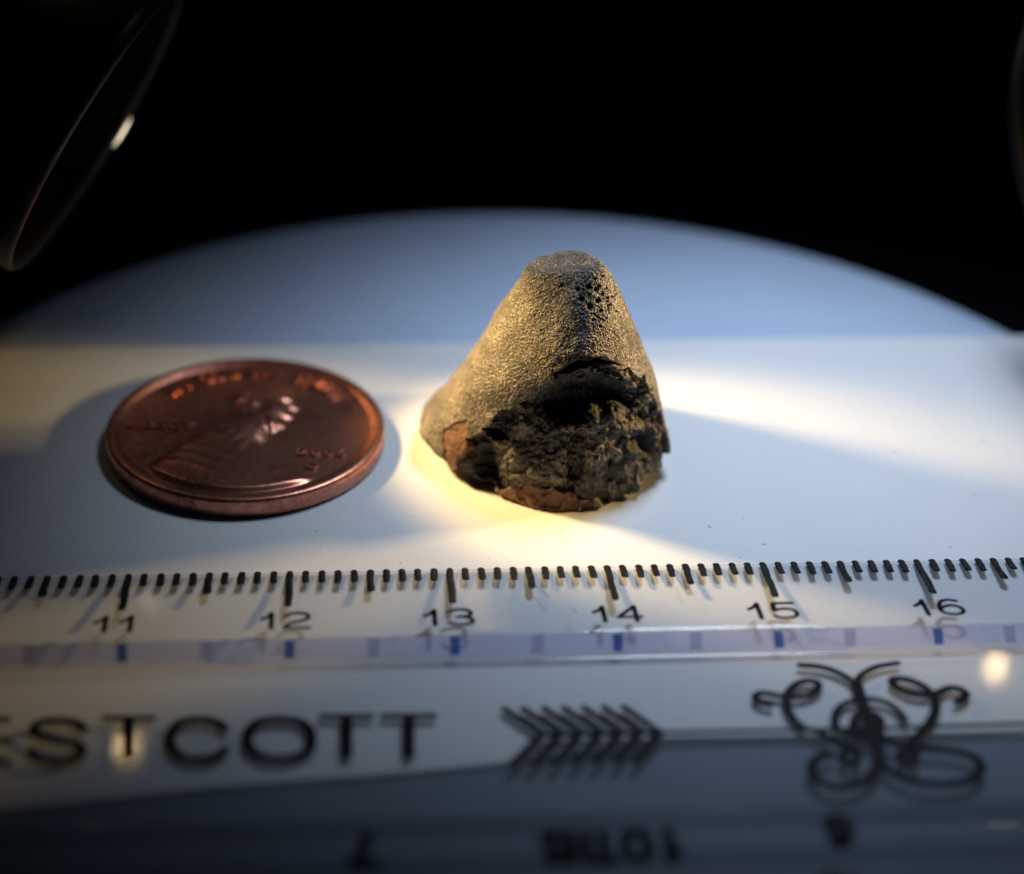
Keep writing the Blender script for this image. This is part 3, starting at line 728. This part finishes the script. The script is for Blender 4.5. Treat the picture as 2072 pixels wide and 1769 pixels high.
    hol = [
        (zz([(740, 900), (800, 850), (880, 800), (1000, 785), (1150, 770), (1280, 785), (1360, 850), (1385, 950), (1375, 1010), (1250, 1000), (1100, 1040), (950, 1080), (830, 1070), (740, 1040), (720, 980)]), 1.25, 42),
        (zz([(430, 1150), (500, 1160), (540, 1250), (560, 1370), (500, 1400), (400, 1370), (380, 1300)]), 1.0, 22),
        (zz([(1250, 1160), (1340, 1090), (1450, 1050), (1490, 1120), (1500, 1240), (1460, 1280), (1400, 1260), (1340, 1230), (1270, 1200)]), 0.95, 30),
        (zz([(885, 775), (950, 715), (1060, 695), (1160, 685), (1240, 715), (1160, 722), (1040, 742), (930, 780)]), 1.2, 4),
        (zz([(470, 1070), (520, 1060), (600, 1150), (560, 1160), (480, 1120)]), 0.7, 5),
        (zz([(960, 1120), (1040, 1100), (1070, 1250), (1040, 1400), (960, 1420), (930, 1300)]), 0.55, 8),
        (zz([(1180, 1280), (1230, 1260), (1240, 1300), (1200, 1350)]), 0.5, 4),
    ]
    sb = np.where(front, sdist(qx, qy, brk), -99.0)
    sa = np.where(front, sdist(px + 9 * n1, py + 9 * n2, rustA), -99.0)
    sr = np.where(front, sdist(qx, qy, rustB), -99.0)
    under = np.arange(nr)[:, None] >= NC + ND - 2
    sb = np.where(under, 5.0, sb)
    mb = sstep(0, 4, sb)
    disp = 0.26 * fbm(S, 4.5, 3, 3) * (1 - 0.5 * mb)                                   # soft lumps
    # crust grain
    g1 = noise(S, 0.12, 11); g2 = noise(S, 0.08, 12)
    grain = (1 - np.abs(g1)) * 0.034 + g2 * 0.016
    rightc = sstep(1150, 1200, px) * sstep(980, 700, py)
    disp += (1 - mb) * (grain * (1 + 1.0 * rightc) + 0.05 * fbm(S, 0.7, 2, 15))
    # broken surface
    rough = 0.75 * fbm(S, 2.2, 4, 21, .5) + 0.035 * noise(S, .16, 26)
    w1, w2, wv = worley(S + 0.25 * n1[..., None], 0.95, 71); x1, x2, xv = worley(S + 0.1 * n2[..., None], 0.36, 81)
    rough = rough + (0.42 + 0.5 * sstep(960, 1030, py)) * (wv - .5) * sstep(0, .18, w2 - w1) - 0.10 * w1 + 0.14 * (xv - .5) * sstep(0, .25, x2 - x1) - 0.10 * x1
    disp += mb * (rough - 0.42)
    carb_shade = np.zeros(px.shape)
    n3, n4 = fbm(S + 9, 0.9, 4, 51, .6), fbm(S + 19, 0.9, 4, 57, .6)
    for poly, dep, soft in hol:
        sd = np.where(front, sdist(px + 12 * n3 , py + 12 * n4, poly), -99.0)
        m = sstep(0, soft, sd); disp -= dep * m * (1 - 0.12 * n1); carb_shade = np.maximum(carb_shade, sstep(-8, 4, sd) * min(1, dep / 0.9))
    # rust patches: flaky plates
    mr_ = sstep(0, 4, sr); disp = disp * (1 - 0.75 * mr_) + mr_ * (-0.30 + 0.22 * np.round(2.5 * fbm(S, 1.5, 3, 66)) / 2.5)
    ma = sstep(0, 3, sa); disp += ma * (-0.10 + 0.10 * np.round(2.2 * fbm(S, 1.3, 3, 61)) / 2.2)
    # pits and cracks in the crust
    for a, b, r in [(740, 700, 30), (765, 848, 30), (655, 930, 36), (795, 980, 21), (640, 670, 30), (780, 660, 17), (820, 765, 19), (885, 810, 16), (890, 860, 13), (925, 905, 17), (950, 795, 13), (295, 650, 20), (650, 770, 18), (825, 525, 17), (500, 700, 28), (550, 830, 30), (720, 560, 16), (870, 690, 12), (1000, 990, 14), (860, 1080, 14), (700, 1100, 18), (780, 1180, 14)]:
        x0, y0, rr = 1092 + .1543 * a, 477.8 + .1543 * b, r * .1543 * 1.25
        dd = np.hypot(px - x0, py - y0) / rr
        disp -= np.where(front, 0.26 * sstep(1.15, 0.35, dd), 0)
    for line in ([(945, 540), (965, 590), (975, 650), (990, 740), (985, 800), (968, 850)], [(890, 900), (900, 960), (905, 1020)], [(700, 1020), (800, 1100), (830, 1110)]):
        dd = np.full(px.shape, 99.0)
        for (a, b), (c, d) in zip(line, line[1:]):
            x1, y1, x2, y2 = 1092 + .1543 * a, 477.8 + .1543 * b, 1092 + .1543 * c, 477.8 + .1543 * d
            ex_, ey_ = x2 - x1, y2 - y1; tq = np.clip(((px - x1) * ex_ + (py - y1) * ey_) / (ex_ ** 2 + ey_ ** 2), 0, 1)
            dd = np.minimum(dd, np.hypot(px - x1 - tq * ex_, py - y1 - tq * ey_))
        disp -= np.where(front, 0.14 * sstep(2.2, .4, dd + 1.2 * n3), 0)
    for poly, dep in (([(1296, 1080), (1292, 1010), (1306, 982), (1338, 954), (1420, 946), (1420, 1080)], 1.15), ([(780, 905), (888, 925), (902, 962), (938, 992), (1004, 1034), (1004, 1100), (780, 1100)], 0.75), ([(1186, 1100), (1196, 1046), (1244, 1022), (1280, 1034), (1290, 1100)], 0.5)):
        disp -= np.where(front, dep * sstep(-2, 9, sdist(px + 16 * n3, py + 16 * n4, poly)), 0)
    disp = np.where(under, np.minimum(disp, 0.05), disp)
    S2 = S + N * disp[..., None]
    last = NC + ND - 3; mv = S2[last] - S[last]
    for k in range(last + 1, nr):                     # the under side follows the chipped rim
        q = min(1.0, max(0.0, 1 - (k - last - 2) / 13.0)); S2[k] = S[k] + mv * q * np.array([1, 1, .5])
    S2[..., 2] = np.maximum(S2[..., 2], 0.02)
    # faces and parts
    I = np.arange(nr * NP).reshape(nr, NP)
    J = np.roll(I, -1, 1)
    Q = np.stack([I[:-1], J[:-1], J[1:], I[1:]], -1).reshape(-1, 4)
    V = S2.reshape(-1, 3)
    cls = np.zeros(nr * NP, int)
    cls[(sb > 1).ravel()] = 1
    cls[((sr > 0) & (n3 > -0.35)).ravel()] = 3
    cls[(sa > 0).ravel()] = 2
    qc = cls[Q[:, 0]]
    carb_shade = carb_shade.ravel()
    for c, name, mat in ((0, 'crust', M_crust), (1, 'broken_face', M_frac), (2, 'rusty_patch', M_rust), (3, 'rusty_patch', M_rust)):
        q = Q[qc == c]; used = np.unique(q); mp = np.full(nr * NP, -1); mp[used] = np.arange(len(used))
        vv = V[used]; ff = mp[q].tolist()
        o = obj(name, vv, ff, mat, root)
        if c == 2: o['label'] = 'orange brown bare patch at the lower left of the crust'
        if c == 3: o['label'] = 'reddish brown flaky patch along the bottom edge'
        if c == 1:
            at = o.data.attributes.new('carbon_shade', 'FLOAT', 'POINT'); at.data.foreach_set('value', carb_shade[used].astype(np.float32))
    for nm, a in (('cap', S2[0]), ('base', S2[-1])):
        pass
    # close the tiny hole at the apex
    a = S2[0]; vs = list(a) + [a.mean(0)]; obj('crust_tip', vs, [[k, (k + 1) % NP, NP] for k in range(NP)], M_crust, root)
build_stone()

# ------------------------------------------------------------------ lamp heads
def lamp(loc, aim, label, back, glint=None, mirrored=None):
    loc = np.array(loc, float); d = np.array(aim, float) - loc; d /= np.linalg.norm(d)
    root = thing('lamp_head', label, 'lamp', 'microscope lamps aimed at the stone', loc=tuple(loc))
    hood = [(5.2, -4.0), (8.6, -2.0), (10.2, 1.0), (10.5, 3.2), (10.7, 3.6), (11.0, 3.2), (11.1, 1.0), (10.8, -6), (10.0, -14), (7.5, -20), (4.0, -24), (3.0, -26)]
    v, f = lathe(hood, 96); obj('hood', orient(v, loc, d), f, M_black, root)
    v, f = lathe([(10.45, 3.3), (10.6, 3.75), (10.9, 3.85), (11.15, 3.5), (11.15, 2.9)], 96); obj('rim_ring', orient(v, loc, d), f, M_rim, root)
    v, f = lathe([(4.6, -2.4), (3.6, -1.6), (2.2, -1.15), (0.05, -1.0)], 48); obj('lens', orient(v, loc, d), f, M_lens, root)
    if glint is not None:                     # glowing sliver added at the mouth of the hood as its glint
        e = ray(*glint); o3 = np.array([0, 0, CAM_H]); g = o3 + e * (((loc + d * 3.5 - o3) @ d) / (e @ d))
        e2 = ray(glint[0] + 30, glint[1] - 44); g2 = o3 + e2 * (((loc + d * 3.5 - o3) @ d) / (e2 @ d))
        tv, tf = lathe([(0.01, -2.2), (0.20, -1.85), (0.36, -0.95), (0.42, -.1), (0.36, .9), (0.20, 1.65), (0.01, 2.1)], 24)
        obj('glint_sliver', orient(tv, g, g2 - g), tf, M_glint, root)
    # unseen second bulb added above the hood to make the glint in the ruler
    P = at_z(*mirrored, FLAT_Z); e = P - np.array([0, 0, CAM_H]); e[2] = -e[2]; q = P + e * ((131.0 - P[1]) / e[1])
    tv, tf = lathe([(0.01, -.95), (0.5, -0.8), (.8, -0.3), (.88, 0.15), (0.66, .7), (0.3, .9), (0.01, 1.0)], 24)
    obj('glint_bulb', orient(tv, q, (0, -1, 0)), tf, M_glint_bulb, root)
    tv, tf = lathe([(0.5, 0), (0.5, float(np.linalg.norm(q - loc)))], 12)
    obj('glint_bulb_stem', orient(tv, loc - d * 4 , q + np.array([0, 1.5, 0]) - (loc - d * 4)), tf, M_black, root)
    # flexible neck curving up and back
    p0 = loc - d * 25; vs, fs = [], []; m = 60; n = 20
    for i in range(m):
        t = i / (m - 1); c = p0 - d * 30 * t + np.array(back) * t * t; c2 = p0 - d * 30 * (t + .01) + np.array(back) * (t + .01) ** 2
        r = 4.2 + 0.45 * math.sin(i * math.pi)  + (0.4 if i % 2 else 0)
        ringv = orient([(r * math.cos(2 * math.pi * k / n), r * math.sin(2 * math.pi * k / n), 0) for k in range(n)], c, c2 - c)
        vs += list(ringv)
    for i in range(m - 1):
        for k in range(n): fs.append([i * n + k, i * n + (k + 1) % n, (i + 1) * n + (k + 1) % n, (i + 1) * n + k])
    obj('gooseneck', vs, fs, M_black, root)
for a, b, l, bk, gl, mr in (((-32.0, 132.5, 21), (6.0, 125.5, 0), 'round black lamp head with a glinting rim, at the upper left above the plate', (-20, 30, 60), (236, 270), (256, 1500)),
                    ((41.6, 133, 22), (1.6, 120.4, 21), 'round black lamp head, only its edge showing, at the upper right above the plate', (20, 30, 60), None, (2015, 1348))):
    lamp(a, b, l, bk, gl, mr)
